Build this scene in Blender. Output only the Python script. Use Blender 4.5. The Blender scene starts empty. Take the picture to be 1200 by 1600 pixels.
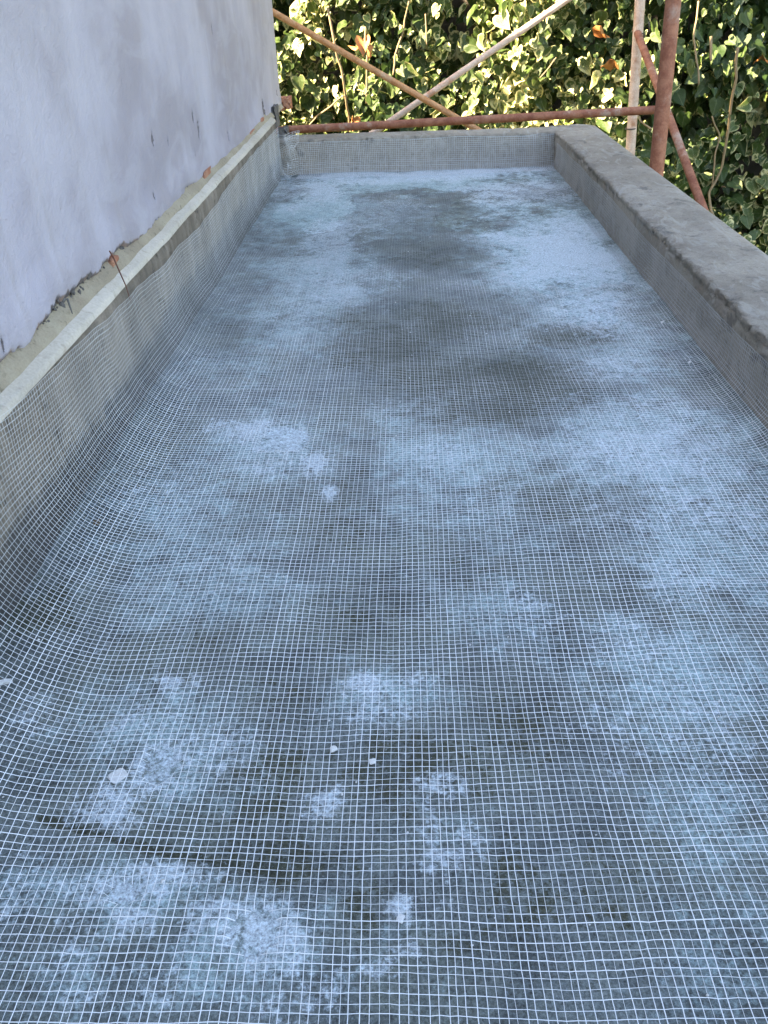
import bpy, bmesh, math, random
import numpy as np
from mathutils import Matrix, Vector

# ------------------------------------------------------------------ camera
scene = bpy.context.scene
F, H = 1300.0, 0.6                       # focal length in photo pixels, eye height above the terrace
a_ = np.array([31.0, 828.0, -F]); a_ /= np.linalg.norm(a_)
b_ = np.array([-.017, 1.0, 0.0]); z_ = b_ - b_ @ a_ * a_; z_ /= np.linalg.norm(z_)
RW = np.array([np.cross(a_, z_), a_, z_])          # world = RW @ cam
CAM = np.array([0, 0, H])
cam_data = bpy.data.cameras.new('camera'); cam = bpy.data.objects.new('camera', cam_data)
scene.collection.objects.link(cam)
m4 = Matrix([list(RW[i]) + [CAM[i]] for i in range(3)] + [[0, 0, 0, 1]])
cam.matrix_world = m4
cam_data.sensor_fit = 'HORIZONTAL'; cam_data.sensor_width = 36; cam_data.lens = 36 * F / 1200
cam_data.clip_start = .02; cam_data.clip_end = 1500
scene.camera = cam
scene.render.resolution_x, scene.render.resolution_y = 768, 1024

# ------------------------------------------------------------------ light
SUN = Vector((-1, -.2, .82)).normalized()          # direction towards the sun
SKY_STRENGTH, SUN_STRENGTH, EXPOSURE = .09, 5.0, 3.45
world = bpy.data.worlds.new('World'); scene.world = world; world.use_nodes = True
wn = world.node_tree; bg = wn.nodes['Background']
sky = wn.nodes.new('ShaderNodeTexSky'); sky.sky_type = 'NISHITA'; sky.sun_disc = False
sky.sun_elevation = math.asin(SUN.z); sky.sun_rotation = math.atan2(SUN.x, SUN.y)
sky.air_density = 1.0; sky.dust_density = 1.0; sky.ozone_density = 1.0
wn.links.new(sky.outputs[0], bg.inputs[0]); bg.inputs[1].default_value = SKY_STRENGTH
sd = bpy.data.lights.new('sun', 'SUN'); sd.energy = SUN_STRENGTH; sd.angle = math.radians(.5); sd.color = (1, .87, .64)
so = bpy.data.objects.new('sun', sd); scene.collection.objects.link(so)
so.rotation_euler = SUN.to_track_quat('Z', 'Y').to_euler(); so.location = (-8, -2, 9)
scene.view_settings.view_transform = 'Standard'; scene.view_settings.look = 'None'
scene.view_settings.exposure = EXPOSURE; scene.view_settings.gamma = 1
scene.view_settings.use_white_balance = True; scene.view_settings.white_balance_temperature = 7550; scene.view_settings.white_balance_tint = 13.5

# ------------------------------------------------------------------ helpers
rng = np.random.default_rng(7); random.seed(7)
COL = scene.collection

def pl(u, v, ax, val):
    """photo pixel -> point on the plane axis=val"""
    d = RW @ np.array([u - 600, 800 - v, -F]); t = (val - CAM[ax]) / d[ax]
    return CAM + t * d
def proj(P):
    c = (np.asarray(P) - CAM) @ RW
    return 600 - F * c[..., 0] / c[..., 2], 800 + F * c[..., 1] / c[..., 2], -c[..., 2]

_perm = np.random.default_rng(3).random((256, 256))
def vnoise(x, y):
    xi = np.floor(x).astype(int); yi = np.floor(y).astype(int); fx = x - xi; fy = y - yi
    fx = fx * fx * (3 - 2 * fx); fy = fy * fy * (3 - 2 * fy)
    g = lambda i, j: _perm[i & 255, j & 255]
    return (g(xi, yi) * (1 - fx) * (1 - fy) + g(xi + 1, yi) * fx * (1 - fy) + g(xi, yi + 1) * (1 - fx) * fy + g(xi + 1, yi + 1) * fx * fy) * 2 - 1
def fbm(x, y, o=4, g=.5):
    s = 0; a = 1; n = 0
    for k in range(o):
        s = s + a * vnoise(x * 2 ** k + 17.3 * k, y * 2 ** k + 9.1 * k); n += a; a *= g
    return s / n
def sstep(a, b, x):
    t = np.clip((x - a) / (b - a), 0, 1); return t * t * (3 - 2 * t)

def mesh_np(name, verts, quads=None, tris=None, attrs=None, smooth=True):
    me = bpy.data.meshes.new(name)
    verts = np.asarray(verts, dtype=np.float32)
    loops = []; starts = []; n = 0
    if quads is not None and len(quads):
        q = np.asarray(quads, dtype=np.int32); loops.append(q.ravel()); starts.append(np.arange(len(q)) * 4); n = q.size
    if tris is not None and len(tris):
        t = np.asarray(tris, dtype=np.int32); loops.append(t.ravel()); starts.append(n + np.arange(len(t)) * 3)
    loops = np.concatenate(loops); starts = np.concatenate(starts).astype(np.int32)
    me.vertices.add(len(verts)); me.vertices.foreach_set('co', verts.ravel())
    me.loops.add(len(loops)); me.loops.foreach_set('vertex_index', loops)
    me.polygons.add(len(starts)); me.polygons.foreach_set('loop_start', starts)
    me.update(calc_edges=True); me.validate()
    if smooth: me.polygons.foreach_set('use_smooth', np.ones(len(me.polygons), dtype=bool))
    for k, v in (attrs or {}).items():
        at = me.attributes.new(k, 'FLOAT', 'POINT'); at.data.foreach_set('value', np.asarray(v, dtype=np.float32).ravel())
    return me
def obj(name, me, mat=None, parent=None):
    o = bpy.data.objects.new(name, me); COL.objects.link(o)
    if mat and not me.materials: me.materials.append(mat)
    if parent: o.parent = parent
    return o
def tag(o, label=None, cat=None, group=None, kind=None):
    for k, v in (('label', label), ('category', cat), ('group', group), ('kind', kind)):
        if v: o[k] = v
    return o
def empty(name, loc=(0, 0, 0)):
    o = bpy.data.objects.new(name, None); COL.objects.link(o); o.location = loc; o.empty_display_size = .05
    bpy.context.view_layer.update(); return o
def attach(o, parent):
    """parent keeping world coordinates (all parents are unrotated empties or objects at the origin)"""
    o.parent = parent; o.location = Vector(o.location) - Vector(parent.location); return o
def grid_quads(ni, nj):
    i, j = np.meshgrid(np.arange(ni - 1), np.arange(nj - 1), indexing='ij'); k = (i * nj + j).ravel()
    return np.stack([k, k + nj, k + nj + 1, k + 1], 1)
def grid_mesh(name, P, attrs=None, flip=False):
    ni, nj = P.shape[:2]; q = grid_quads(ni, nj)
    if flip: q = q[:, ::-1]
    return mesh_np(name, P.reshape(-1, 3), q, attrs=attrs)
def tube_mesh(name, pts, r, n=10, caps=True):
    pts = np.asarray(pts, float); m = len(pts); r = np.broadcast_to(np.asarray(r, float), (m,))
    T = np.gradient(pts, axis=0); T /= np.linalg.norm(T, axis=1)[:, None]
    ref = np.array([0, 0, 1.0]) if abs(T[0, 2]) < .9 else np.array([1.0, 0, 0])
    A = np.cross(T, ref); A /= np.linalg.norm(A, axis=1)[:, None]; B = np.cross(T, A)
    th = np.arange(n) * 2 * np.pi / n
    V = pts[:, None] + r[:, None, None] * (A[:, None] * np.cos(th)[None, :, None] + B[:, None] * np.sin(th)[None, :, None])
    i, j = np.meshgrid(np.arange(m - 1), np.arange(n), indexing='ij')
    q = np.stack([i * n + j, i * n + (j + 1) % n, (i + 1) * n + (j + 1) % n, (i + 1) * n + j], -1).reshape(-1, 4)
    V = V.reshape(-1, 3); t = []
    if caps:
        V = np.vstack([V, pts[:1], pts[-1:]]); c0 = m * n
        for k in range(n):
            t.append((c0, (k + 1) % n, k)); t.append((c0 + 1, (m - 1) * n + k, (m - 1) * n + (k + 1) % n))
    return mesh_np(name, V, q, t)
def lump_mesh(name, size, seed, sub=2, rough=.35):
    bm = bmesh.new(); bmesh.ops.create_icosphere(bm, subdivisions=sub, radius=1)
    rr = random.Random(seed); ph = [rr.uniform(0, 9) for _ in range(6)]
    for v in bm.verts:
        c = v.co.normalized()
        k = 1 + rough * (math.sin(3.1 * c.x + ph[0]) * math.sin(2.7 * c.y + ph[1]) + .6 * math.sin(5 * c.z + ph[2]) * math.sin(6 * c.x + ph[3])) + rr.uniform(-.12, .12)
        # flat broken facets
        c = Vector([max(-.78, min(.78, x)) for x in (c * k)])
        v.co = Vector((c.x * size[0], c.y * size[1], c.z * size[2]))
    me = bpy.data.meshes.new(name); bm.to_mesh(me); bm.free(); return me

class Mat:
    def __init__(s, name, rough=.8, spec=.3):
        s.m = bpy.data.materials.new(name); s.m.use_nodes = True; s.t = s.m.node_tree
        s.b = s.t.nodes['Principled BSDF']; s.b.inputs['Roughness'].default_value = rough
        s.b.inputs['Specular IOR Level'].default_value = spec
        s.co = s.t.nodes.new('ShaderNodeTexCoord').outputs['Object']
    def lk(s, a, b): s.t.links.new(a, b)
    def noise(s, scale, detail=5, rough=.6, stretch=None, dist=0):
        n = s.t.nodes.new('ShaderNodeTexNoise'); n.inputs['Scale'].default_value = scale
        n.inputs['Detail'].default_value = detail; n.inputs['Roughness'].default_value = rough; n.inputs['Distortion'].default_value = dist
        c = s.co
        if stretch:
            mp = s.t.nodes.new('ShaderNodeMapping'); mp.inputs['Scale'].default_value = stretch; s.lk(c, mp.inputs[0]); c = mp.outputs[0]
        s.lk(c, n.inputs['Vector']); return n.outputs[0]
    def vor(s, scale, out='Distance'):
        n = s.t.nodes.new('ShaderNodeTexVoronoi'); n.inputs['Scale'].default_value = scale; s.lk(s.co, n.inputs['Vector']); return n.outputs[out]
    def attr(s, name):
        n = s.t.nodes.new('ShaderNodeAttribute'); n.attribute_name = name; return n.outputs['Fac']
    def math(s, op, a, b=0.0, clamp=False):
        n = s.t.nodes.new('ShaderNodeMath'); n.operation = op; n.use_clamp = clamp
        for k, v in enumerate((a, b)):
            if isinstance(v, (int, float)): n.inputs[k].default_value = v
            else: s.lk(v, n.inputs[k])
        return n.outputs[0]
    def ramp(s, f, lo, hi):
        n = s.t.nodes.new('ShaderNodeMapRange'); n.interpolation_type = 'SMOOTHSTEP'
        s.lk(f, n.inputs[0]); n.inputs[1].default_value = lo; n.inputs[2].default_value = hi; return n.outputs[0]
    def mix(s, f, a, b):
        n = s.t.nodes.new('ShaderNodeMix'); n.data_type = 'RGBA'
        if isinstance(f, (int, float)): n.inputs[0].default_value = f
        else: s.lk(f, n.inputs[0])
        for k, v in ((6, a), (7, b)):
            if isinstance(v, tuple): n.inputs[k].default_value = (*v, 1)
            else: s.lk(v, n.inputs[k])
        return n.outputs[2]
    def mul(s, c, f):
        n = s.t.nodes.new('ShaderNodeVectorMath'); n.operation = 'SCALE'; s.lk(c, n.inputs[0])
        if isinstance(f, (int, float)): n.inputs[3].default_value = f
        else: s.lk(f, n.inputs[3])
        return n.outputs[0]
    def color(s, c):
        if isinstance(c, tuple): s.b.inputs['Base Color'].default_value = (*c, 1)
        else: s.lk(c, s.b.inputs['Base Color'])
        return s
    def bump(s, h, strength=.5, dist=.01):
        n = s.t.nodes.new('ShaderNodeBump'); n.inputs['Strength'].default_value = strength; n.inputs['Distance'].default_value = dist
        s.lk(h, n.inputs['Height']); s.lk(n.outputs[0], s.b.inputs['Normal']); return s

# ------------------------------------------------------------------ materials
# terrace screed: 'pale' = cement bloom left on it, 'dark' = damp / algae
M = Mat('screed', .75, .3)
fine = M.noise(160, 6, .75); med = M.noise(28, 6, .7); grain = M.noise(520, 3, .7); speck = M.vor(260)
pale = M.math('ADD', M.attr('pale'), M.math('MULTIPLY', M.math('SUBTRACT', M.noise(60, 5, .75), .5), 1.7))
pale = M.math('ADD', pale, M.math('MULTIPLY', M.math('SUBTRACT', fine, .5), 2.2))
pf = M.math('MULTIPLY', M.ramp(pale, .30, .85), .92)
dk = M.math('ADD', M.attr('dark'), M.math('MULTIPLY', M.math('SUBTRACT', M.noise(34, 8, .8), .5), 2.2))
dk = M.math('ADD', dk, M.math('MULTIPLY', M.math('SUBTRACT', fine, .5), 2.0))
df = M.math('MULTIPLY', M.ramp(dk, .34, .66), .9)
c = M.mix(M.ramp(M.noise(11, 7, .7), .3, .7), (.072, .082, .078), (.185, .212, .208))
c = M.mix(M.math('MULTIPLY', M.ramp(M.noise(5.5, 6, .7), .42, .62), .6), c, (.120, .132, .100))
fl = M.math('ADD', M.attr('film'), M.math('MULTIPLY', M.math('SUBTRACT', M.noise(26, 8, .8), .5), 1.9))
fl = M.math('ADD', fl, M.math('MULTIPLY', M.math('SUBTRACT', fine, .5), 1.1))
c = M.mix(M.math('MULTIPLY', M.ramp(fl, .15, .95), .85), c, (.355, .475, .485))
c = M.mix(df, c, (.054, .056, .034))
c = M.mix(pf, c, (.48, .54, .57))
c = M.mul(c, M.math('ADD', M.math('MULTIPLY', M.ramp(M.noise(300, 5, .85), .30, .70), 1.1), .45))
c = M.mix(M.math('MULTIPLY', M.ramp(M.noise(210, 4, .7), .60, .70), .35), c, (.36, .42, .44))
pit = M.ramp(speck, .10, .30)
c = M.mul(c, M.math('ADD', M.math('MULTIPLY', pit, .3), .7))
M.color(c); M.bump(M.math('ADD', M.math('ADD', med, fine), M.math('MULTIPLY', pit, .5)), .5, .004)
MAT_FLOOR = M.m

def concrete(name, c0, c1, c2, streak=None, rough=.85, scale=1.0, bump=.6):
    M = Mat(name, rough, .25)
    big = M.noise(6 * scale, 5, .65); med = M.noise(40 * scale, 6, .7); fine = M.noise(220 * scale, 5, .75)
    c = M.mix(M.ramp(big, .35, .65), c0, c1)
    c = M.mix(M.ramp(med, .52, .72), c, c2)
    if streak:
        st = M.noise(14, 5, .7, stretch=streak); c = M.mul(c, M.math('ADD', M.math('MULTIPLY', M.ramp(st, .3, .7), .5), .6))
    c = M.mul(c, M.math('ADD', M.math('MULTIPLY', fine, .7), .65))
    M.color(c); M.bump(M.math('ADD', M.math('MULTIPLY', med, 1.5), fine), bump, .006)
    return M
M = concrete('upstand_concrete', (.19, .158, .124), (.27, .228, .182), (.095, .080, .065), streak=(1, 1, .18))
old = M.b.inputs['Base Color'].links[0].from_socket          # brushed dark primer along the foot of the upstand
pr = M.math('ADD', M.attr('primer'), M.math('MULTIPLY', M.math('SUBTRACT', M.noise(18, 6, .75, stretch=(1, 1, .5)), .5), 1.3))
M.color(M.mix(M.math('MULTIPLY', M.ramp(pr, .3, .8), .85), old, (.055, .055, .056))); MAT_UPSTAND = M.m
M = concrete('parapet_concrete', (.32, .275, .22), (.43, .375, .305), (.24, .205, .16), rough=.85, bump=1.0)
old = M.b.inputs['Base Color'].links[0].from_socket
sm = M.noise(16, 6, .65, stretch=(1.6, .5, 1), dist=1.5); c = M.mix(M.math('MULTIPLY', M.ramp(sm, .52, .62), .6), old, (.47, .43, .37))
c = M.mix(M.math('MULTIPLY', M.ramp(M.noise(11, 6, .7, dist=.8), .58, .68), .6), c, (.115, .108, .095))
M.color(c); MAT_PARAPET = M.m
MAT_SLAB = concrete('slab_concrete', (.2, .19, .17), (.26, .25, .23), (.13, .12, .11)).m
MAT_MORTAR = concrete('dark_mortar', (.10, .09, .085), (.16, .15, .14), (.05, .045, .045), scale=2).m
MAT_LEDGEW = concrete('pale_mortar', (.42, .375, .305), (.50, .45, .375), (.34, .295, .235), bump=.25).m
MAT_LEDGEB = concrete('beige_mortar', (.30, .25, .18), (.38, .33, .24), (.19, .155, .105), scale=1.5).m
MAT_BRICK = concrete('broken_brick', (.36, .14, .08), (.43, .22, .14), (.26, .12, .08), scale=2).m
MAT_CHIP = concrete('plaster_chip', (.62, .61, .58), (.70, .69, .66), (.52, .50, .47), scale=3, bump=.3).m
MAT_PEBBLE = concrete('brown_pebble', (.12, .09, .06), (.17, .12, .08), (.07, .05, .04), scale=4).m
MAT_ROOT = concrete('root_bark', (.16, .07, .05), (.22, .10, .07), (.10, .05, .04), scale=4).m
MAT_BACKING = concrete('hedge_backing_dark', (.10, .09, .075), (.15, .13, .11), (.06, .055, .05)).m

# lilac paint: 'chip' = places where the coat is knocked off, 'edge' = crumbling lower edge with its shadow line painted in
M = Mat('lilac_paint', .62, .35)
st = M.noise(5, 5, .6, stretch=(1, 1, .16)); bl = M.noise(3.2, 4, .55); fn = M.noise(180, 4, .7); md = M.noise(30, 6, .75)
c = M.mix(M.ramp(st, .3, .7), (.352, .334, .392), (.432, .414, .466))
c = M.mix(M.math('MULTIPLY', M.ramp(bl, .42, .64), .75), c, (.275, .252, .280))
drip = M.noise(22, 3, .55, stretch=(1, 1, .07))
c = M.mix(M.math('MULTIPLY', M.ramp(drip, .56, .76), .30), c, (.30, .27, .26))
tw = M.noise(7, 6, .6, stretch=(1, .8, 1.6), dist=1.2)
c = M.mix(M.math('MULTIPLY', M.ramp(tw, .48, .62), .30), c, (.43, .415, .47))
c = M.mix(M.math('MULTIPLY', M.ramp(M.noise(45, 4, .7), .62, .72), .35), c, (.36, .34, .36))
ch = M.math('ADD', M.attr('chip'), M.math('MULTIPLY', M.math('SUBTRACT', M.noise(140, 5, .75), .5), 2.2))
c = M.mix(M.ramp(ch, .45, .7), c, (.12, .105, .11))
ed = M.math('ADD', M.attr('edge'), M.math('MULTIPLY', M.math('SUBTRACT', M.noise(60, 6, .75), .5), 1.6))
c = M.mix(M.ramp(ed, .62, .95), c, M.mix(M.ramp(md, .45, .6), (.11, .10, .105), (.24, .17, .14)))
spk = M.ramp(M.noise(75, 2, .5), .74, .80)
c = M.mix(M.math('MULTIPLY', spk, .5), c, (.25, .23, .25))
M.color(c); M.bump(M.math('ADD', M.math('ADD', md, M.math('MULTIPLY', fn, .5)), M.math('MULTIPLY', M.ramp(ch, .45, .7), -1.2)), .6, .006)
MAT_LILAC = M.m
MAT_RENDER = concrete('building_render', (.45, .43, .44), (.52, .5, .51), (.4, .38, .38), bump=.3).m

M = Mat('fibreglass_yarn', .45, .5); M.color(M.mix(M.attr('coat'), M.mix(M.noise(60, 3), (.74, .75, .75), (.86, .87, .86)), (.12, .128, .122)))   # 'coat' = grey slurry on the yarn
MAT_MESH = M.m

def rust(name, c0, c1, c2):
    M = Mat(name, .7, .35); n1 = M.noise(30, 6, .7); n2 = M.noise(160, 5, .75); n3 = M.noise(9, 5, .65)
    c = M.mix(M.ramp(n1, .35, .65), c0, c1); c = M.mix(M.ramp(n3, .52, .66), c, c2)
    c = M.mul(c, M.math('ADD', n2, .5)); M.color(c); M.bump(M.math('ADD', n1, n2), .4, .002); return M.m
MAT_POST = rust('rusty_post', (.22, .075, .04), (.33, .14, .08), (.34, .22, .165))
MAT_TUBE = rust('rusty_tube', (.20, .065, .035), (.31, .13, .075), (.36, .26, .20))
MAT_TUBE_O = rust('orange_rust_tube', (.40, .18, .07), (.50, .27, .13), (.46, .33, .22))
MAT_TUBE_P = rust('pale_rust_tube', (.50, .34, .25), (.60, .46, .36), (.40, .2, .11))
M = Mat('tie_wire', .5, .5); M.color((.12, .10, .09)); M.b.inputs['Metallic'].default_value = .7; MAT_WIRE = M.m

# variegated ivy leaf
M = Mat('ivy_leaf', .42, .45); rim = M.attr('rim'); rnd_lit = M.attr('rnd_lit')
nv = M.noise(38, 4, .6)
g = M.mix(rnd_lit, (.018, .046, .013), (.095, .150, .030))  # high end also carries the yellow of sunlit leaves
g = M.mix(M.ramp(M.noise(60, 3), .5, .7), g, (.085, .125, .062))
vf = M.math('ADD', M.math('ADD', M.math('MULTIPLY', rim, .48), M.math('MULTIPLY', M.math('SUBTRACT', nv, .5), 1.9)), M.math('MULTIPLY', M.math('SUBTRACT', rnd_lit, .35), 1.2))
vf = M.ramp(vf, .58, .9)
c = M.mix(vf, g, (.70, .66, .34))
vein = M.math('SUBTRACT', 1.0, M.ramp(M.attr('vein'), .0, .10))
c = M.mix(M.math('MULTIPLY', vein, .35), c, (.22, .26, .13))
M.color(c); M.bump(nv, .3, .01)
tr = M.t.nodes.new('ShaderNodeBsdfTranslucent'); M.lk(M.mul(c, 1.1), tr.inputs[0])
mx = M.t.nodes.new('ShaderNodeMixShader'); mx.inputs[0].default_value = .28
out = M.t.nodes['Material Output']; M.lk(M.b.outputs[0], mx.inputs[1]); M.lk(tr.outputs[0], mx.inputs[2]); M.lk(mx.outputs[0], out.inputs[0])
MAT_LEAF = M.m
M = Mat('dead_leaf', .6, .3); M.color(M.mix(M.noise(40), (.36, .13, .04), (.48, .22, .08))); MAT_DEAD = M.m
M = Mat('ivy_stem', .8, .2); M.color(M.mix(M.noise(50), (.20, .14, .08), (.32, .24, .14))); MAT_STEM = M.m
M = Mat('ground_earth', .95, .1); M.color(M.mix(M.ramp(M.noise(1.5, 6), .4, .6), (.07, .06, .04), (.05, .075, .03))); M.bump(M.noise(8), .6, .05); MAT_GROUND = M.m

# ------------------------------------------------------------------ setting
XL, XR, YE, YN = -.465, .547, 3.325, -1.5       # inside faces of upstand, side parapet, end parapet; near end
PH, PX1, PY1 = .123, .716, 3.45                 # parapet height and outer faces
GZ = -2.8
YW = 3.60                                       # end of the house wall

me = mesh_np('ground', [(-600, -600, GZ), (600, -600, GZ), (600, 600, GZ), (-600, 600, GZ)], [(0, 1, 2, 3)])
tag(obj('ground', me, MAT_GROUND), kind='structure')

def floor_z(x, y):
    return .004 * fbm(x * 4 + 5, y * 4, 3) + .0012 * fbm(x * 30, y * 30, 3)
# terrace floor sheet with stain masks, positions measured on the floor in metres
nx, ny = 206, 860
gx = np.linspace(XL - .03, XR + .03, nx); gy = np.concatenate([np.linspace(YN, .15, 61)[:-1], np.linspace(.15, YE + .03, ny - 60)])
X, Y = np.meshgrid(gx, gy, indexing='ij')
def blob(u, v, ru, rv):
    c = pl(u, v, 2, 0); dx = abs(pl(u + ru, v, 2, 0)[0] - c[0]); dy = abs(pl(u, v - rv, 2, 0)[1] - pl(u, v + rv, 2, 0)[1]) / 2
    return c[0], c[1], dx, dy
wob = .75 * fbm(X * 8, Y * 8, 5, .62) + .35 * fbm(X * 45, Y * 45, 3, .7)
def field(lst, X=X, Y=Y, wob=wob):
    f = np.zeros_like(X)
    for u, v, ru, rv, w in lst:
        cx, cy, rx, ry = blob(u, v, ru, rv)
        d = np.sqrt(((X - cx) / rx) ** 2 + ((Y - cy) / ry) ** 2) + wob
        f = np.maximum(f, w * .92 * (1 - sstep(.05, 1.7, d)))
    return f
PALE = [(880, 400, 130, 85, .95), (820, 300, 120, 22, .8), (480, 300, 70, 28, .8), (520, 385, 70, 45, .85), (520, 440, 110, 50, .7), (470, 480, 80, 40, .55),
        (650, 277, 230, 12, .9), (930, 480, 90, 50, .8), (960, 560, 70, 40, .55), (600, 320, 90, 30, .55),
        (340, 662, 42, 15, .85), (400, 672, 55, 20, .95), (450, 690, 50, 24, 1.0), (492, 725, 32, 28, 1.0), (512, 772, 18, 14, .95), (430, 730, 70, 22, .6),
        (700, 715, 70, 55, .55), (760, 760, 80, 60, .45), (1010, 700, 150, 60, .62), (1100, 800, 120, 60, .55), (1050, 900, 130, 60, .55), (1000, 1000, 120, 60, .5), (1120, 1150, 130, 160, .5),
        (960, 1150, 90, 90, .42), (1000, 820, 120, 50, .5), (860, 700, 60, 30, .35), (1000, 640, 120, 30, .5),
        (250, 780, 100, 70, .36), (300, 900, 120, 60, .36), (600, 640, 90, 30, .4), (150, 1000, 70, 40, .36),
        (262, 1065, 65, 22, .78), (200, 1125, 80, 45, .62), (310, 1170, 85, 50, .55), (170, 1260, 62, 45, .85), (245, 1195, 62, 55, .8), (505, 1258, 32, 34, .82),
        (572, 1070, 42, 24, .85), (600, 1110, 75, 45, .48), (650, 1060, 40, 22, .5), (690, 1225, 40, 24, .72), (672, 1290, 16, 45, .66), (690, 1345, 38, 28, .75), (740, 1315, 26, 35, .62),
        (625, 1420, 34, 32, .78), (180, 1395, 90, 40, .88), (255, 1365, 90, 30, .9), (200, 1440, 70, 40, .8), (355, 1440, 100, 45, .75), (425, 1465, 70, 65, .85), (120, 1480, 90, 90, .55),
        (600, 1515, 90, 28, .58), (640, 1490, 34, 22, .6), (60, 1110, 60, 60, .5), (40, 1400, 60, 80, .42), (480, 1560, 90, 40, .5), (130, 1560, 60, 30, .7), (850, 970, 60, 40, .4),
        (820, 940, 40, 25, .5), (700, 1420, 30, 20, .4), (250, 1540, 50, 50, .5)]
DARK = [(620, 545, 120, 60, .8), (700, 500, 130, 40, .7), (810, 590, 120, 45, .85), (900, 525, 100, 25, .75), (660, 400, 80, 35, .45), (760, 640, 150, 35, .75), (700, 590, 150, 40, .8),
        (720, 350, 80, 25, .3), (560, 500, 60, 30, .55), (870, 620, 80, 30, .7), (450, 1090, 80, 45, .55), (650, 1190, 140, 70, .7), (820, 1140, 90, 70, .7), (450, 1340, 130, 50, .8),
        (830, 1390, 90, 110, .65), (540, 770, 50, 60, .5), (520, 830, 70, 40, .5), (60, 960, 80, 60, .8), (560, 960, 90, 50, .5), (380, 830, 60, 30, .4), (880, 800, 110, 70, .45),
        (940, 1400, 80, 120, .5), (330, 1010, 70, 40, .45), (420, 1220, 70, 70, .7), (700, 1480, 90, 40, .55), (760, 880, 90, 60, .4), (560, 1420, 60, 60, .6), (1090, 690, 60, 30, .4), (360, 520, 50, 40, .4)]
FILM = [(880, 400, 170, 120, 1), (650, 280, 260, 22, 1), (490, 320, 110, 60, .9), (500, 430, 130, 110, .85), (640, 340, 160, 50, .5), (950, 520, 130, 80, .85), (1010, 690, 200, 90, .85), (1080, 850, 200, 110, .8),
        (1080, 1050, 190, 150, .75), (1120, 1300, 150, 180, .65), (1120, 1520, 150, 120, .55), (720, 720, 150, 90, .8), (640, 660, 120, 50, .6), (800, 830, 110, 70, .5), (420, 700, 150, 90, .7), (300, 820, 170, 110, .6),
        (330, 930, 200, 70, .55), (220, 1120, 170, 90, .65), (300, 1190, 130, 80, .6), (600, 1080, 130, 70, .6), (780, 950, 120, 70, .55), (200, 1400, 220, 80, .7), (380, 1470, 170, 90, .7), (120, 1520, 160, 120, .6),
        (620, 1500, 130, 70, .4), (700, 1290, 90, 80, .4), (380, 560, 110, 70, .5), (930, 640, 90, 50, .5)]
pf_, df_, ff_ = field(PALE), field(DARK), field(FILM)
df_ = np.clip(df_ * (.95 + .25 * sstep(.8, 1.6, Y)), 0, 1) * (1 - .2 * ff_); ff_ = ff_ * (1 - .55 * df_)
# a worn saw-cut / screed joint running across the near left corner
j0, j1, j2 = pl(60, 1275, 2, 0), pl(260, 1330, 2, 0), pl(430, 1362, 2, 0)
def seg_d(p, q):
    d = q[:2] - p[:2]; L2 = d @ d; t = np.clip(((X - p[0]) * d[0] + (Y - p[1]) * d[1]) / L2, 0, 1)
    return np.hypot(X - p[0] - t * d[0], Y - p[1] - t * d[1])
jd = np.minimum(seg_d(j0, j1), seg_d(j1, j2)); jm = 1 - sstep(.000, .0065, jd + .004 * fbm(X * 40, Y * 40, 3))
df_ = np.maximum(df_, .8 * jm); pf_ = pf_ * (1 - .8 * jm)
pf_ = pf_ + .10 * fbm(X * 3.1, Y * 3.1, 3)
Z = floor_z(X, Y) - .004 * jm + .0015 * np.clip(pf_, 0, 1)
me = grid_mesh('terrace_floor', np.stack([X, Y, Z], -1), attrs=dict(pale=pf_, dark=df_, film=ff_))
tag(obj('terrace_floor', me, MAT_FLOOR), kind='structure')

def box_obj(name, lo, hi, mat, parent=None, bevel=0):
    bm = bmesh.new(); bmesh.ops.create_cube(bm, size=1)
    for v in bm.verts: v.co = Vector([(lo[i] + hi[i]) / 2 + v.co[i] * (hi[i] - lo[i]) for i in range(3)])
    if bevel: bmesh.ops.bevel(bm, geom=bm.edges[:], offset=bevel, segments=2, affect='EDGES')
    me = bpy.data.meshes.new(name); bm.to_mesh(me); bm.free(); return obj(name, me, mat, parent)
tag(box_obj('terrace_slab', (-.52, YN, -.2), (PX1 - .01, PY1 - .01, -.02), MAT_SLAB), kind='structure')

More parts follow.
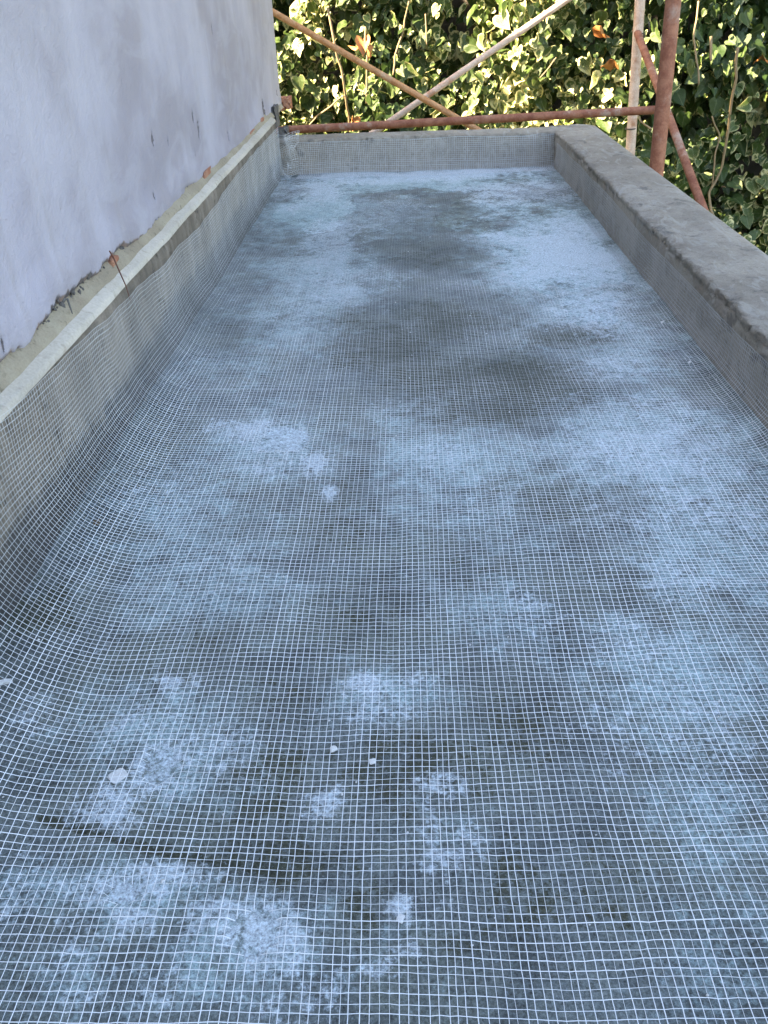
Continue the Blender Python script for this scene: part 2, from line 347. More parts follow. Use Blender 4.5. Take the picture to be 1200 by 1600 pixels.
# ------------------------------------------------------------------ parapet (L-shaped kerb wall)
par = empty('parapet_wall', (XR, 0, 0))
tag(par, 'low grey cement parapet with a crumbling inner edge, bounding the right and far sides', 'parapet')
def kerb(name, along, inner, outer, s0, s1, flip):
    """sweep a rounded kerb profile with uneven, chipped arrises"""
    n = int((s1 - s0) / .005) + 1; s = np.linspace(s0, s1, n); sg = 1 if outer > inner else -1; w = abs(outer - inner)
    prof = [(0, -.05, 0), (0, .015, 0), (0, .03, 0), (0, .045, 0), (0, .06, 0), (0, .075, 0), (0, .09, 0), (0, PH - .022, .15), (0, PH - .013, .6), (.0005, PH - .0115, 1), (.0008, PH - .004, 1), (.003, PH - .0008, 1), (.009, PH, .8), (.018, PH, .4)]
    prof += [(t, PH + .002 * math.sin(t / w * 3.1), 0) for t in np.linspace(.03, w - .03, 14)]
    prof += [(w - .014, PH, .3), (w - .004, PH - .004, .5), (w, PH - .014, .3), (w, PH - .05, 0), (w, -.05, 0), (w, -.19, 0)]
    prof = np.array(prof); t = np.broadcast_to(prof[:, 0], (n, len(prof))).copy(); z = np.broadcast_to(prof[:, 1], (n, len(prof))).copy(); e = prof[:, 2]
    S = s[:, None]; k = np.arange(len(prof))[None, :]
    wave = .004 * fbm(s * 3 + along * 20, s * 0 + 2.3, 3)[:, None]
    chip = (sstep(.10, .20, fbm(s * 13 + 31 * along, s * 0 + 7.7, 4)) * (.5 + .5 * vnoise(s * 60, s * 0 + 2)))[:, None]; chip2 = sstep(.05, .3, fbm(S * 60 + along * 5, k * .75, 3, .7))
    near = (e[None, :] > 0) * (t < w / 2)
    over = .5 + .9 * fbm(S * 38 + 9 * along, k * .35 + 3, 4, .75)
    t += near * e[None] * (.008 * chip + .004 * chip2 - .005 * over * (z > PH - .0125)); z -= near * e[None] * (.007 * chip + .003 * chip2)
    face = (prof[:, 0] < .001)[None, :]; top = ((prof[:, 1] > PH - .002))[None, :]
    t += face * (.003 * fbm(S * 9, z * 14 + 3 * along, 3) + .0012 * fbm(S * 40, z * 60, 2)) + wave * (t < w / 2)
    z += top * (.0035 * fbm(S * 7 + 3, t * 25, 3) + .0012 * fbm(S * 30, t * 60, 3))
    P = np.zeros((n, len(prof), 3)); a = 1 if along == 1 else 0
    P[..., a] = S; P[..., 1 - a] = inner + sg * t; P[..., 2] = z
    me = grid_mesh(name, P, flip=flip)
    bm = bmesh.new(); bm.from_mesh(me)
    for row in (0, n - 1):
        vs = [v for v in bm.verts]; vs.sort(key=lambda v: v.index); ring = vs[row * len(prof):(row + 1) * len(prof)]
        try: bm.faces.new(ring)
        except ValueError: pass
    bmesh.ops.recalc_face_normals(bm, faces=bm.faces[:]); bm.to_mesh(me); bm.free()
    return attach(obj(name, me, MAT_PARAPET), par)
kerb('side_parapet', 1, XR, PX1, YN, PY1, True)
kerb('end_parapet', 0, YE, PY1 - .004, -.60, XR + .015, False)

# ------------------------------------------------------------------ house wall on the left
XF = -.492                                      # painted face
wall = empty('house_wall', (XF, 0, 0))
tag(wall, 'pale lilac painted house wall with a ragged broken lower edge over a concrete upstand', 'wall')
edge_px = [(0, 566), (22, 558), (45, 548), (58, 530), (70, 508), (88, 482), (110, 462), (140, 437), (160, 425), (185, 398), (215, 380), (245, 355), (282, 318), (296, 296), (330, 276), (360, 250), (385, 226), (410, 203), (428, 182), (440, 172)]
ep = np.array([pl(u, v, 0, XF) for u, v in edge_px])
ye = np.linspace(YN, YW, 1020)
zb = np.interp(ye, ep[:, 1], ep[:, 2]); zb = zb + .010 * fbm(ye * 14, ye * 0 + .5, 4) + .005 * np.sign(fbm(ye * 45, ye * 0 + 4, 2)) * np.abs(fbm(ye * 60, ye * 0 + 8, 3))
nz = 110; tz = np.linspace(0, 1, nz) ** 1.2
WY = np.broadcast_to(ye[:, None], (len(ye), nz)); WZ = zb[:, None] + (.80 - zb[:, None]) * tz[None]
dist = WZ - zb[:, None]
WX = XF + .006 * fbm(WY * 2.2, WZ * 2.2, 3) + .0012 * fbm(WY * 14, WZ * 14, 3) - .006 * (1 - sstep(0, .012, dist)) + .004 * (1 - sstep(0, .05, np.abs(dist - .03)))
chip = np.zeros_like(WX)
for u, v, ru, rv, w in [(238, 217, 4, 15, 1), (263, 220, 3, 11, .9), (301, 183, 3, 16, .95), (310, 203, 4, 20, 1), (305, 240, 3, 18, .5), (356, 213, 2.5, 14, .8), (99, 326, 6, 7, .8), (240, 305, 4, 14, .7),
                        (331, 44, 4, 12, .6), (353, 108, 2.5, 10, .6), (320, 158, 2, 6, .7), (412, 172, 5, 24, 1), (82, 182, 4, 4, .6), (432, 145, 3, 8, .6), (30, 380, 7, 10, .55), (33, 395, 6, 6, .4), (415, 200, 5, 10, .7),
                        (172, 130, 3, 5, .45), (355, 260, 3, 10, .5), (3, 540, 9, 30, .9)]:
    c0 = pl(u, v, 0, XF); dy = .4 * abs(pl(u + ru, v, 0, XF)[1] - pl(u - ru, v, 0, XF)[1]) / 2; dz = abs(pl(u, v + rv, 0, XF)[2] - pl(u, v - rv, 0, XF)[2]) / 2
    d = np.sqrt(((WY - c0[1]) / dy) ** 2 + ((WZ - c0[2]) / dz) ** 2); chip = np.maximum(chip, w * (1 - sstep(.3, 1.3, d)))
rag = .5 + .5 * fbm(ye * 5, ye * 0 + 11, 2); rag = np.where((ye > 1.05) & (ye < 1.7), np.maximum(rag, .8), rag)
edge = (1 - sstep(0, .026, dist)) * (.55 + .9 * rag[:, None])
WX = WX - .004 * sstep(.4, .8, chip)
# front face + a returned lip at the broken edge
lip = np.stack([np.full((len(ye), 2), 0.0), WY[:, :2], WZ[:, :2]], -1); lip[:, 0, 0] = XF - .035; lip[:, 1, 0] = WX[:, 0] - .006; lip[:, 0, 2] = zb + .004; lip[:, 1, 2] = zb
P = np.concatenate([lip, np.stack([WX, WY, WZ], -1)], 1)
e2 = np.concatenate([np.full((len(ye), 2), 1.2), edge], 1); c2 = np.concatenate([np.zeros((len(ye), 2)), chip], 1)
attach(obj('painted_plaster', grid_mesh('painted_plaster', P, attrs=dict(chip=c2, edge=e2)), MAT_LILAC), wall)
# end return of the coat and the rest of the house behind and above
n = len(P[0]); R = np.stack([P[-1], P[-1] + np.array([-.12, .0015, 0])], 0)
attach(obj('plaster_return', grid_mesh('plaster_return', R, attrs=dict(chip=np.zeros((2, n)), edge=np.stack([e2[-1]] * 2) * .4)), MAT_LILAC), wall)
attach(box_obj('upper_wall', (-3.0, -7, .80), (XF - .002, YW - .002, 2.5), MAT_RENDER), wall)
attach(box_obj('wall_core', (-3.0, -7, GZ), (XF - .040, YW - .006, .80), MAT_MORTAR), wall)
# concrete upstand with the two mortar fillets on top of it
yu = np.linspace(YN, 3.235, 900); YU = yu[:, None]; zt = .199 + .003 * fbm(yu * 5, yu * 0 + 3, 3)
zz = np.linspace(-.03, 1, 34)
UZ = np.where(zz[None] < 0, -.03, zz[None] * zt[:, None]); UY = np.broadcast_to(YU, UZ.shape)
UX = XL + .0022 * fbm(UY * 5, UZ * 9, 3) + .0022 * fbm(UY * 28, UZ * 28, 3) - .004 * sstep(.92, 1.0, np.broadcast_to(zz[None], UZ.shape))
P = np.stack([UX, UY, UZ], -1)
endc = P[-1:].copy(); endc = np.concatenate([endc, endc + np.array([-.06, .002, 0])], 0)
PP = np.concatenate([P, endc[1:]], 0); prim = 1 - sstep(.03, .135, PP[..., 2] + .03 * fbm(PP[..., 1] * 2.5, PP[..., 2] * 0 + 2, 3))
attach(obj('concrete_upstand', grid_mesh('concrete_upstand', PP, attrs=dict(primer=prim * .95), flip=True), MAT_UPSTAND), wall)
def fillet(name, p0, p1, mat, amp, y1=3.245):
    yy = np.linspace(YN, y1, 800); t = np.linspace(0, 1, 9); Yf = np.broadcast_to(yy[:, None], (800, 9))
    x = p0[0] + (p1[0] - p0[0]) * t[None] + 0 * Yf; z = p0[1] + (p1[1] - p0[1]) * t[None] + .0006 * np.sin(np.pi * t)[None] + 0 * Yf
    z = z + amp * fbm(Yf * 12, t[None] * 2 + p0[0] * 50, 3) + .0012 * fbm(Yf * 5, Yf * 0 + 3, 3); x = x + amp * .6 * fbm(Yf * 20, t[None] * 3 + 7, 3)
    x[:, 0] = p0[0] + .0015 * fbm(yy * 16, yy * 0 + 1, 3) ; z[:, 0] -= .006
    attach(obj(name, grid_mesh(name, np.stack([x, Yf, z], -1)), mat), wall)
fillet('pale_mortar_fillet', (XL + .001, .2005), (-.481, .2100), MAT_LEDGEW, .0007)
fillet('beige_mortar_fillet', (-.477, .2085), (-.520, .252), MAT_LEDGEB, .004, YW - .02)
# crumbs of broken render clinging along the edge
V = []; Q = []; T = []; off = 0
base = lump_mesh('crumb', (1, 1, 1), 5, 1, .4); bv = np.array([v.co[:] for v in base.vertices]); bt = np.array([p.vertices[:] for p in base.polygons])
for k in range(900):
    y = rng.uniform(.4, 3.5); i = np.searchsorted(ye, y)
    if rng.random() > (.9 if 1.05 < y < 1.7 else .45): continue
    s = rng.uniform(.0012, .005) * np.array([1, rng.uniform(.8, 2), rng.uniform(.6, 1.4)]); A = rng.uniform(0, 6.3)
    ca, sa = math.cos(A), math.sin(A); b = bv * s; b = np.stack([b[:, 0], b[:, 1] * ca - b[:, 2] * sa, b[:, 1] * sa + b[:, 2] * ca], 1)
    V.append(b + [XF - .004 + rng.uniform(-.004, .003), y, zb[i] + rng.uniform(-.008, .004)]); T.append(bt + off); off += len(bv)
tag(attach(obj('render_crumbs', mesh_np('render_crumbs', np.vstack(V), tris=np.vstack(T), smooth=False), MAT_MORTAR), wall), kind='stuff')
# bare brick showing through
for k, (u, v, sy, sz) in enumerate([(322, 272, .050, .012), (392, 211, .050, .013), (176, 408, .018, .007), (408, 190, .03, .012)]):
    p = pl(u, v, 0, XF); me = lump_mesh('bare_brick', (.009, sy * 1.3, sz * 1.25), 20 + k, 3, .25); o = obj('bare_brick', me, MAT_BRICK); o.location = p; attach(o, wall)
p = pl(447, 161, 0, XF + .012); o = obj('broken_brick', lump_mesh('broken_brick', (.026, .045, .030), 41, 3, .75), MAT_BRICK); o.location = p; attach(o, wall)
tag(o, 'orange broken brick end sticking out at the far corner')
p = pl(438, 190, 0, XF + .02); o = obj('mortar_lump', lump_mesh('mortar_lump', (.013, .07, .045), 44, 3, .5), MAT_MORTAR); o.location = (-.482, 3.36, .200); attach(o, wall)
o = obj('mortar_lump', lump_mesh('mortar_lump', (.022, .05, .022), 45, 3, .5), MAT_MORTAR); o.location = (-.462, 3.40, .140); attach(o, wall)
# a red-brown root strand and a short twig hanging over the fillet
pts = [pl(171, 392, 0, XF + .012), pl(178, 404, 0, XF + .015), pl(187, 425, 0, XL + .010), pl(196, 445, 0, XL + .008), pl(204, 470, 0, XL + .007)]
attach(obj('root_strand', tube_mesh('root_strand', pts, [.0012, .0014, .0012, .0009, .0006], 6), MAT_ROOT), wall)
pts = [pl(105, 466, 0, XF + .012), pl(109, 478, 0, XF + .014), pl(113, 490, 0, XF + .02)]
attach(obj('root_strand', tube_mesh('root_strand', pts, [.0014, .0014, .0008], 6), MAT_MORTAR), wall)

# ------------------------------------------------------------------ fibreglass mesh
def yarns(name, P, N, width, thick, lift, parent, coat):
    """P: (lines, points, 3) polylines, N: same-shape surface normals -> one mesh of flat yarns"""
    T = np.gradient(P, axis=1); T /= np.linalg.norm(T, axis=2)[..., None] + 1e-9
    S = np.cross(T, N); S /= np.linalg.norm(S, axis=2)[..., None] + 1e-9
    C = P + N * lift; L, m = P.shape[:2]
    w = width * (1 + .25 * rng.standard_normal((L, 1, 1))).clip(.6, 1.5)
    V = np.stack([C + S * w / 2, C + N * thick, C - S * w / 2], 2)
    l, i, k = np.meshgrid(np.arange(L), np.arange(m - 1), np.arange(2), indexing='ij'); b = (l * m + i) * 3
    q = np.stack([b + k, b + k + 1, b + 4 + k, b + 3 + k], -1).reshape(-1, 4)
    return tag(obj(name, mesh_np(name, V.reshape(-1, 3), q, attrs=dict(coat=np.repeat(coat.ravel(), 3))), MAT_MESH, parent), kind='stuff')
def net(name, P, label, wwarp=.00057, wweft=.00055, coat=None):
    """P[i, j]: node grid, i across, j along"""
    if coat is None: coat = np.full(P.shape[:2], .25)
    N = np.cross(np.gradient(P, axis=0), np.gradient(P, axis=1)); N /= np.linalg.norm(N, axis=2)[..., None] + 1e-9
    c = P.reshape(-1, 3).mean(0); c[2] = P[..., 2].min(); r = empty(name, tuple(c)); tag(r, label, 'mesh')
    a = yarns('warp_yarns', P, N, wwarp, .00032, .0, r, coat); b = yarns('weft_yarns', P.transpose(1, 0, 2), N.transpose(1, 0, 2), wweft, .00032, .00012, r, coat.T)
    for o in (a, b): o.location = -Vector(c)
    return r

CELL = .0068
XC = .03
def section(s, y):
    """cross-section of the laid sheet: s measured across from x = XC, coved up the two sides"""
    x = np.empty_like(s); z = np.empty_like(s)
    near = 1 - sstep(.6, 2.0, y)
    for side in (-1, 1):
        m = (s < 0) if side < 0 else (s >= 0)
        wallx = XL + .006 + .006 * near if side < 0 else XR - .005
        r = (.055 + .075 * near) if side < 0 else (.045 + .06 * (1 - sstep(.5, 1.5, y)))
        r = r * (1 + .2 * fbm(y * 1.7, y * 0 + side, 2))
        A = np.abs(wallx - XC) - r; q = np.pi * r / 2; t = np.abs(s); ph = np.clip((t - A) / r, 0, np.pi / 2)
        xx = np.where(t < A, t, A + r * np.sin(ph)); zz = np.where(t < A, 0, r * (1 - np.cos(ph)) + np.maximum(0, t - A - q))
        x = np.where(m, XC + side * xx, x); z = np.where(m, zz, z)
    return x, z
BURY = [(880, 385, 120, 80, 1), (650, 283, 230, 22, 1), (490, 320, 60, 35, 1), (760, 330, 90, 35, .9), (930, 480, 60, 35, .8), (450, 690, 40, 18, .8), (250, 1195, 30, 30, .8), (400, 1460, 40, 40, .8), (200, 1395, 40, 22, .8)]
def sheet(name, s0, s1, y0, y1, seed, rot, up, label):
    si = np.arange(s0, s1, CELL); yj = np.arange(y0, y1, CELL); S0, YJ = np.meshgrid(si, yj, indexing='ij'); o = seed * 3.7
    S = S0 + .009 * fbm(S0 * 2.4 + 3 + o, YJ * 1.6, 3) + .0016 * fbm(S0 * 22 + o, YJ * 5, 2) + (rng.standard_normal(len(si)) * .0005)[:, None] + .00012 * rng.standard_normal(S0.shape) + rot * (YJ - 1.5)
    Y2 = YJ + .012 * fbm(S0 * 2.0 + 8, YJ * 2.2 + 4 + o, 3) + .0030 * fbm(S0 * 9 + o, YJ * 12, 2) + (rng.standard_normal(len(yj)) * .0005)[None, :] + .00018 * rng.standard_normal(S0.shape) - rot * S0
    S = S - .016 * sstep(.42, .62, -S0) * (fbm(YJ * 1.1 + 3, YJ * 0, 3) + .35 * fbm(YJ * 9, YJ * 0 + 2, 2) + .55)
    x, z = section(S, Y2)
    lift = .0020 + up + .0045 * np.clip(fbm(x * 6 + 1 + o, Y2 * 6, 3) + .15, 0, 1) + .0008 * fbm(x * 40, Y2 * 40 + o, 2)
    lift += .006 * np.exp(-((S0 - s0) / .02) ** 2) * np.clip(fbm(YJ * 5 + o, YJ * 0 + 1, 3), 0, 1) * (s0 > -.5)      # cut edge lifting here and there
    b = field(BURY, x, Y2, .6 * fbm(x * 8, Y2 * 8, 4, .6)) + .3 * fbm(x * 30 + 4, Y2 * 14, 4, .75)
    lift = lift * (1 - sstep(.25, .5, b)) - .0035 * sstep(.25, .6, b)
    flat = 1 - sstep(.0, .06, z)
    z = z + (floor_z(x, Y2) + lift + .0015) * flat + .0015 * (1 - flat)
    bul = (1 - flat) * .005 * np.clip(fbm(Y2 * 5, S0 * 8, 3), -.2, 1); x = x + np.where(S0 < 0, 1, -1) * bul
    coat = np.clip(.45 * (1 - flat) + .8 * sstep(1.1, 2.4, Y2 + .4 * fbm(x * 5, Y2 * 3, 3)) * flat + (.25 + .35 * sstep(.7, 1.4, Y2)) * field(DARK, x, Y2, .5 * fbm(x * 9, Y2 * 9, 3)) + .25 * fbm(x * 14, Y2 * 14, 3), 0, .9)
    net(name, np.stack([x, Y2, z], -1), label, coat=coat)
sheet('reinforcing_mesh', -.632, .592, -.25, 3.255, 2, .0, .0, 'large sheet of white fibreglass mesh spread over the terrace floor and up both sides')

# strip turned up the end parapet
sx = np.arange(-.405, .545, CELL); tt = np.arange(-.10, .148, CELL)
SX, TT = np.meshgrid(sx, tt, indexing='ij'); r = .035
SX2 = SX + .005 * fbm(SX * 4, TT * 6, 3) + .0002 * rng.standard_normal(SX.shape); T2 = TT + .006 * fbm(SX * 5 + 3, TT * 5, 3) + .0002 * rng.standard_normal(SX.shape)
A = -r; ph = np.clip((T2 + r) / r, 0, np.pi / 2); q = np.pi * r / 2 - r
yy = np.where(T2 < -r, YE - .006 + T2, YE - .006 - r + r * np.sin(ph)); zz = np.where(T2 < -r, 0, r * (1 - np.cos(ph)) + np.maximum(0, T2 - q))
zz = np.minimum(zz, PH - .014 + .004 * fbm(SX * 12, SX * 0, 2))
zz = zz + .0045 + np.clip(1 - zz / .05, 0, 1) * floor_z(SX2, yy); yy = yy - .004 * np.clip(fbm(SX * 6, TT * 9, 2), 0, 1)
net('mesh_strip', np.stack([SX2, yy, zz], -1), 'narrow strip of white fibreglass mesh turned up the far end parapet', .0008, .0008)
# crumpled offcut stuffed into the far left corner
a, b = np.meshgrid(np.arange(-.055, .056, CELL), np.arange(0, .15, CELL), indexing='ij')
cx = -.432 + a * .75 + .018 * fbm(a * 22, b * 22, 2); cy = 3.275 - .035 * np.cos(a * 26) - .03 * b / .15 + .028 * fbm(a * 25 + 5, b * 25, 2); cz = .010 + b + .012 * fbm(a * 28 + 9, b * 28, 2)
cx = np.maximum(cx, XL + .004)
net('mesh_offcut', np.stack([cx, cy, np.maximum(cz, .008)], -1), 'crumpled scrap of white fibreglass mesh bunched in the far left corner', .0009, .0009)

# ------------------------------------------------------------------ crumbs lying on the floor
def crumb(name, u, v, size, seed, mat, label, cat, rz=0, lift=.004):
    p = pl(u, v, 2, .006); me = lump_mesh(name, size, seed, 2, .3); o = obj(name, me, mat)
    o.location = (p[0], p[1], float(floor_z(np.array([p[0]]), np.array([p[1]]))[0]) + lift + size[2] * .6); o.rotation_euler = (0, 0, rz); tag(o, label, cat)
crumb('plaster_chip', 521, 1169, (.0046, .0040, .0022), 1, MAT_CHIP, 'white plaster crumb upper left of the small square chip', 'chip', .4)
crumb('plaster_chip', 582, 1188, (.0040, .0040, .0014), 2, MAT_CHIP, 'small squarish pale chip on the dark floor near the middle', 'chip', .05)
crumb('plaster_chip', 182, 1205, (.010, .009, .0009), 3, MAT_CHIP, 'largest flat white plaster flake under the mesh at lower left', 'chip', .8, .001)
crumb('plaster_chip', 8, 1071, (.011, .0035, .0030), 4, MAT_CHIP, 'thin white plaster sliver at the left picture edge', 'chip', .3, .010)
crumb('plaster_chip', 626, 1432, (.0042, .0036, .0018), 6, MAT_CHIP, 'pale plaster crumb in the white stain at the bottom middle', 'chip', 1.1, .001)
crumb('pebble', 152, 819, (.0055, .005, .005), 5, MAT_PEBBLE, 'small brown pebble on the mesh near the left wall', 'pebble', 0, .006)
crumb('mesh_clipping', 1078, 566, (.007, .003, .002), 8, MAT_CHIP, 'bright white clipping beside the right parapet, nearer of two', 'clipping', .9)
crumb('mesh_clipping', 1035, 504, (.009, .003, .002), 9, MAT_CHIP, 'bright white clipping beside the right parapet, farther of two', 'clipping', .9)

# fine grit swept into the corners and under the mesh
V = []; T = []; off = 0
for k in range(420):
    if k % 3: x = rng.uniform(XL + .03, XR - .03); y = rng.uniform(.2, 2.6)
    else: x = rng.choice([XL + abs(rng.normal(.02, .03)) + .01, XR - abs(rng.normal(.02, .03)) - .01]); y = rng.uniform(.2, 3.2)
    sz = rng.uniform(.0006, .0019) * rng.uniform(.6, 1.3, 3)
    V.append(bv * sz + [x, y, float(floor_z(np.array([x]), np.array([y]))[0]) + .0012]); T.append(bt + off); off += len(bv)
tag(obj('grit', mesh_np('grit', np.vstack(V), tris=np.vstack(T), smooth=False), MAT_CHIP), 'fine pale grit scattered over the terrace floor under the mesh', 'grit', kind='stuff')

# ------------------------------------------------------------------ scaffolding
sc = empty('scaffolding', (.77, 2.62, GZ))
tag(sc, 'rusty steel tube scaffolding with crossed braces standing outside the parapet', 'scaffolding')
def tube(name, p, q, r, mat, label=None, ext=(0, 0), n=18):
    p = np.array(p); q = np.array(q); d = (q - p) / np.linalg.norm(q - p); p = p - d * ext[0]; q = q + d * ext[1]
    m = max(2, int(np.linalg.norm(q - p) / .08)); t = np.linspace(0, 1, m)[:, None]; pts = p + (q - p) * t
    pts = pts + .0012 * np.stack([vnoise(t[:, 0] * 6, t[:, 0] * 0 + 3), vnoise(t[:, 0] * 6, t[:, 0] * 0 + 8), vnoise(t[:, 0] * 6, t[:, 0] * 0 + 12)], 1)
    o = attach(obj(name, tube_mesh(name, pts, r, n), mat), sc)
    if label: o['label'] = label
    return o
def to_ground(p, q):
    d = q - p; return p + d * ((GZ - p[2]) / d[2])
a = pl(1052, 0, 1, 2.68); b = pl(1026, 262, 1, 2.62); g0 = to_ground(a, b); post = tube('post', g0, a, .0212, MAT_POST, 'thick rusty post close outside the parapet', (0, 2.2), 24)
a = pl(1000, 0, 1, 4.02); b = pl(985, 234, 1, 4.0); g1 = to_ground(a, b); post2 = tube('post', g1, a, .021, MAT_TUBE_P, 'thinner sunlit post behind the thick one', (0, 2.2))
tube('ledger', pl(455, 203, 1, 3.60), pl(1040, 171, 1, 3.52), .0150, MAT_TUBE, 'dull red horizontal tube just above the end parapet', (.25, -.02))
tube('brace', pl(440, 27, 1, 4.00), pl(755, 208, 1, 3.90), .0128, MAT_TUBE_O, 'orange brace sloping down to the right', (.5, .9))
tube('brace', pl(885, 0, 1, 4.15), pl(575, 213, 1, 4.02), .0132, MAT_TUBE_P, 'pale sunlit brace sloping down to the left', (.8, .6))
tube('brace', pl(998, 57, 1, 3.98), pl(1096, 320, 1, 2.95), .0150, MAT_TUBE, 'rusty brace running down behind the thick post', (.06, .8))
# wire tie round the thin post
c = pl(998, 57, 1, 4.02); th = np.linspace(0, 6 * np.pi, 60)
pts = np.stack([c[0] + .0235 * np.cos(th), c[1] + .0235 * np.sin(th), c[2] + .012 * np.sin(th * .5) + .012 * (th / th[-1] - .5)], 1)
w = obj('wire_tie', tube_mesh('wire_tie', pts, .0022, 6), MAT_WIRE); w.parent = post2
e = pl(1014, 33, 1, 3.97); pts = [c + [.02, -.02, 0], c + [.035, -.03, .015], e]
w = obj('wire_tie', tube_mesh('wire_tie', pts, .0018, 6), MAT_WIRE); w.parent = post2
c = pl(985, 201, 1, 4.0); th = np.linspace(0, 4 * np.pi, 40)
pts = np.stack([c[0] + .0225 * np.cos(th), c[1] + .0225 * np.sin(th), c[2] + .004 * (th / th[-1] - .5)], 1)
w = obj('wire_tie', tube_mesh('wire_tie', pts, .002, 6), MAT_WIRE); w.parent = post2

# ------------------------------------------------------------------ ivy
def hedge_y(x, z):
    return 4.62 - .22 * x + .30 * fbm(x * 1.7 + 4, z * 1.7 + 2, 3)
wl = bpy.data.meshes.new('x')
backing = box_obj('hedge_backing', (-5, 0, GZ), (6, .25, 2.6), MAT_BACKING); backing.location = (0, 5.35, 0); backing.rotation_euler = (0, 0, math.atan(-.22))  # unseen slab added so no sky shows through the ivy
tag(backing, 'dark unseen backing added behind the ivy to block the sky', 'wall')
ivy = empty('ivy_hedge', (.5, 4.6, GZ)); tag(ivy, 'dense variegated ivy with heart-shaped leaves and hanging stems, partly sunlit', 'ivy')

def leaf_shape():
    """heart-shaped blade, stalk at origin, tip towards -z, facing -y; returns verts, tris, rim, vein"""
    out = np.array([(0, .06), (.20, .20), (.40, .16), (.52, -.08), (.46, -.36), (.30, -.64), (0, -1.0)])
    hx = out[:, 0]; hz = out[:, 1]
    V = []; rim = []; vein = []
    mid = np.array([(0, .0), (0, -.12), (0, -.34), (0, -.56), (0, -.82)])
    for s in (-1, 1):
        for k in range(1, 6): V.append((s * hx[k], 0, hz[k])); rim.append(1); vein.append(.5)
    for s in (-1, 1):
        for k in range(1, 6):
            V.append((s * hx[k] * .62, 0, -.22 + (hz[k] + .22) * .62)); rim.append(.12); vein.append(.3)
    top = len(V); V.append((0, 0, .04)); rim.append(.6); vein.append(0)
    ctr = len(V); V.append((0, 0, -.2)); rim.append(0); vein.append(0)
    tip = len(V); V.append((0, 0, -1.0)); rim.append(1); vein.append(0)
    T = []
    for si, s in enumerate((-1, 1)):
        o = [si * 5 + k for k in range(5)]; n = [10 + si * 5 + k for k in range(5)]
        f = [(top, o[0], n[0]), (top, n[0], ctr), (tip, n[4], o[4]), (tip, ctr, n[4])]
        for k in range(4): f += [(o[k], o[k + 1], n[k + 1]), (o[k], n[k + 1], n[k]), (ctr, n[k], n[k + 1])]
        T += f if s > 0 else [t[::-1] for t in f]
    V = np.array(V, float); fold = np.abs(V[:, 0])
    V[:, 1] = -.30 * fold + .22 * (V[:, 2] + .2) ** 2 + .05 * np.sin(V[:, 0] * 9 + V[:, 2] * 7)
    return V, np.array(T), np.array(rim), np.array(vein)
LV, LT, LR, LE = leaf_shape()
def rot_batch(yaw, pit, roll):
    cy, sy, cp, sp, cr, sr = np.cos(yaw), np.sin(yaw), np.cos(pit), np.sin(pit), np.cos(roll), np.sin(roll); o = np.zeros_like(yaw); e = o + 1
    Rz = np.stack([cy, -sy, o, sy, cy, o, o, o, e], -1).reshape(-1, 3, 3); Rx = np.stack([e, o, o, o, cp, -sp, o, sp, cp], -1).reshape(-1, 3, 3)
    Ry = np.stack([cr, o, sr, o, e, o, -sr, o, cr], -1).reshape(-1, 3, 3); return Rz @ Rx @ Ry
def scatter(n, x0, x1, z0, z1, d0, d1, smin, smax):
    x = rng.uniform(x0, x1, n); z = rng.uniform(z0, z1, n); d = rng.uniform(d0, d1, n)
    k = (d > .2) | (fbm(x * 3.3 + 7, z * 3.3 + 1, 3) > -.16) | (rng.random(n) < .18); x, z, d = x[k], z[k], d[k]; n = len(x)
    return np.stack([x, hedge_y(x, z) + d, z], 1), smin * .75 + (smax * 1.05 - smin * .75) * rng.random(n) ** 1.6
parts = [scatter(15500, -1.3, 2.6, -1.2, 1.1, -.05, .22, .028, .078), scatter(5500, -1.3, 2.6, -1.2, 1.1, .15, .5, .06, .12),
         scatter(1600, -1.3, 2.6, -1.2, 1.1, -.18, 0, .025, .068),
         scatter(3600, -4.5, 5.5, 1.0, 2.7, -.05, .4, .08, .15), scatter(1500, -4.5, -1.2, GZ, 1.1, -.05, .4, .08, .15), scatter(1600, 2.5, 5.5, GZ, 1.1, -.05, .4, .08, .15), scatter(1600, -1.3, 2.6, GZ, -1.1, -.05, .4, .08, .15)]
LP = np.vstack([p[0] for p in parts]); LS = np.concatenate([p[1] for p in parts]); n = len(LP)
LROT = rot_batch(rng.normal(-.5, .7, n), rng.normal(-.45, .5, n), rng.normal(0, .6, n))
clump = .5 + .5 * fbm(LP[:, 0] * 2.6 + 9, LP[:, 2] * 2.6, 2)
LRND_LIT = np.clip(.75 * clump + .65 * rng.random(n) - .25 + .22 * np.exp(-((LP[:, 0] - .75) / .45) ** 2), 0, 1)  # clumps and chance, plus sun highlights right of centre put into leaf colour
u, v, dpt = proj(LP - np.array([0, 0, .04]))
vis = (u > 455) & (u < 1200) & (v > -10) & ((v < 200) | ((u > 960) & (v < 200 + .75 * (u - 940) - 10)))
front = np.argsort(np.where(vis, (LP[:, 1] - hedge_y(LP[:, 0], LP[:, 2])) - LS * 1.2, 9))[:300]
isf = np.zeros(n, bool); isf[front] = True
def bake(idx):
    V = np.einsum('nij,kj->nki', LROT[idx], LV) * LS[idx][:, None, None] + LP[idx][:, None]
    T = LT[None] + (np.arange(len(idx)) * len(LV))[:, None, None]
    return V.reshape(-1, 3), T.reshape(-1, 3), dict(rim=np.tile(LR, len(idx)), vein=np.tile(LE, len(idx)), rnd_lit=np.repeat(LRND_LIT[idx], len(LV)))
V, T, A = bake(np.nonzero(~isf)[0])
tag(attach(obj('leaf_mass', mesh_np('leaf_mass', V, tris=T, attrs=A), MAT_LEAF), ivy), kind='stuff')
LM = []
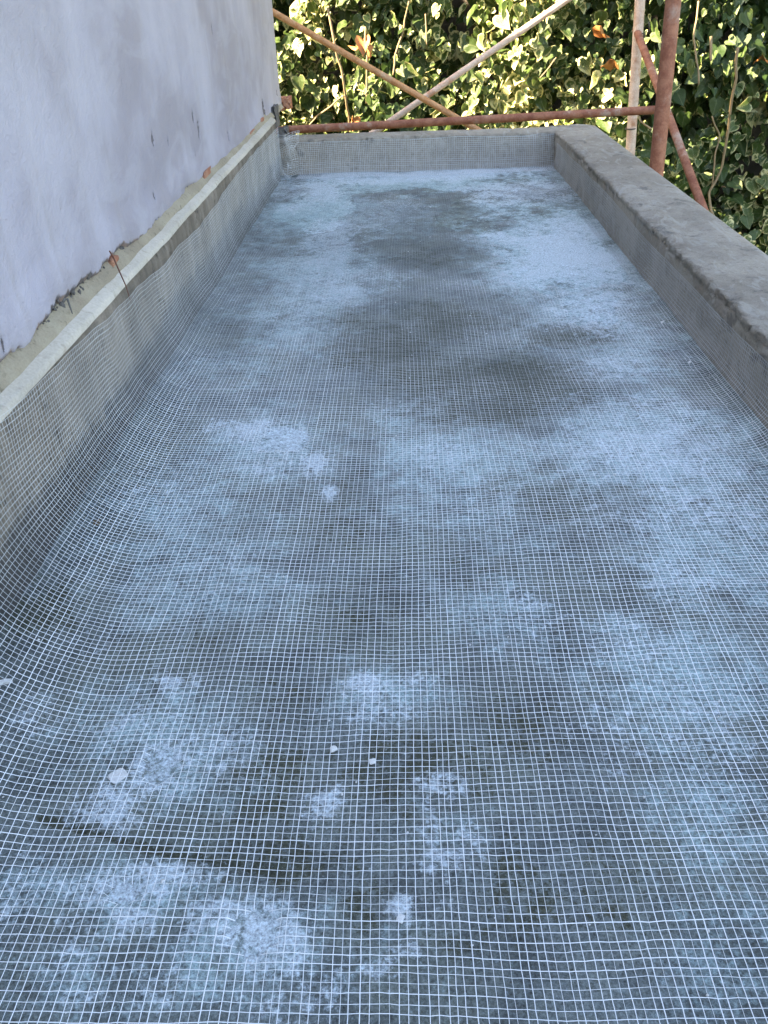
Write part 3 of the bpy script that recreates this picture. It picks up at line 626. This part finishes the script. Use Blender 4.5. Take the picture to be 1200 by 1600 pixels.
for k in range(10):
    W = LV.copy(); W[:, 1] *= .5 + .15 * k; W[:, 0] *= .85 + .03 * k
    LM.append(mesh_np('leaf', W, tris=LT, attrs=dict(rim=LR, vein=LE, rnd_lit=np.full(len(LV), .05 + .1 * k)))); LM[-1].materials.append(MAT_LEAF)
for i in front:
    o = bpy.data.objects.new('leaf', LM[min(9, int(LRND_LIT[i] * 10))]); COL.objects.link(o); o.parent = ivy
    o.matrix_basis = Matrix.Translation(Vector(LP[i]) - ivy.location) @ Matrix(LROT[i].tolist()).to_4x4() @ Matrix.Scale(float(LS[i]), 4)
# hanging stems and shoots
def stem(px, r=.004, dy=0):
    pts = []
    for (u, v) in px:
        p = pl(u, v, 1, 4.5); 
        for _ in range(3): p = pl(u, v, 1, float(hedge_y(np.array([p[0]]), np.array([p[2]]))[0]) - .16 + dy)
        pts.append(p)
    pts = np.array(pts); t = np.linspace(0, len(pts) - 1, len(pts) * 5); pts = np.stack([np.interp(t, np.arange(len(pts)), pts[:, k]) for k in range(3)], 1)
    pts += .006 * np.stack([vnoise(t * 2.3, t * 0 + px[0][0]), vnoise(t * 2.1, t * 0 + 5), vnoise(t * 2, t * 0 + 9)], 1)
    attach(obj('stem', tube_mesh('stem', pts, r, 6), MAT_STEM), ivy)
for px, r in [([(513, 10), (525, 70), (535, 120), (542, 160), (545, 205)], .006), ([(476, 205), (495, 180), (515, 165), (538, 146)], .004), ([(640, 0), (632, 35), (620, 80), (613, 115)], .004),
              ([(572, 40), (573, 90), (572, 160)], .005), ([(1153, 72), (1148, 130), (1140, 200), (1128, 260), (1108, 300), (1115, 338)], .006), ([(1111, 55), (1112, 95)], .006),
              ([(1112, 180), (1124, 210), (1116, 245), (1113, 290)], .004), ([(985, 150), (1000, 190), (1018, 200)], .004), ([(665, 20), (668, 70)], .003), ([(845, 120), (870, 90)], .003), ([(1090, 0), (1085, 60), (1092, 130)], .004)]:
    stem(px, r)
# a few dead leaves caught in the ivy
DM = mesh_np('dead_leaf', LV * [1, 2.4, 1], tris=LT); DM.materials.append(MAT_DEAD)
for k, (u, v, s) in enumerate([(567, 62, .07), (572, 75, .06), (553, 185, .06), (545, 212, .06), (938, 42, .07), (952, 95, .08), (560, 70, .05), (1190, 90, .06)]):
    p = pl(u, v, 1, 4.55); p = pl(u, v, 1, float(hedge_y(np.array([p[0]]), np.array([p[2]]))[0]) - .15)
    o = bpy.data.objects.new('dead_leaf', DM); COL.objects.link(o); o.parent = ivy
    o.matrix_basis = Matrix.Translation(Vector(p) - ivy.location) @ Matrix.Rotation(k * 1.3, 4, 'Z') @ Matrix.Rotation(-.5 + .3 * k, 4, 'X') @ Matrix.Scale(s, 4)
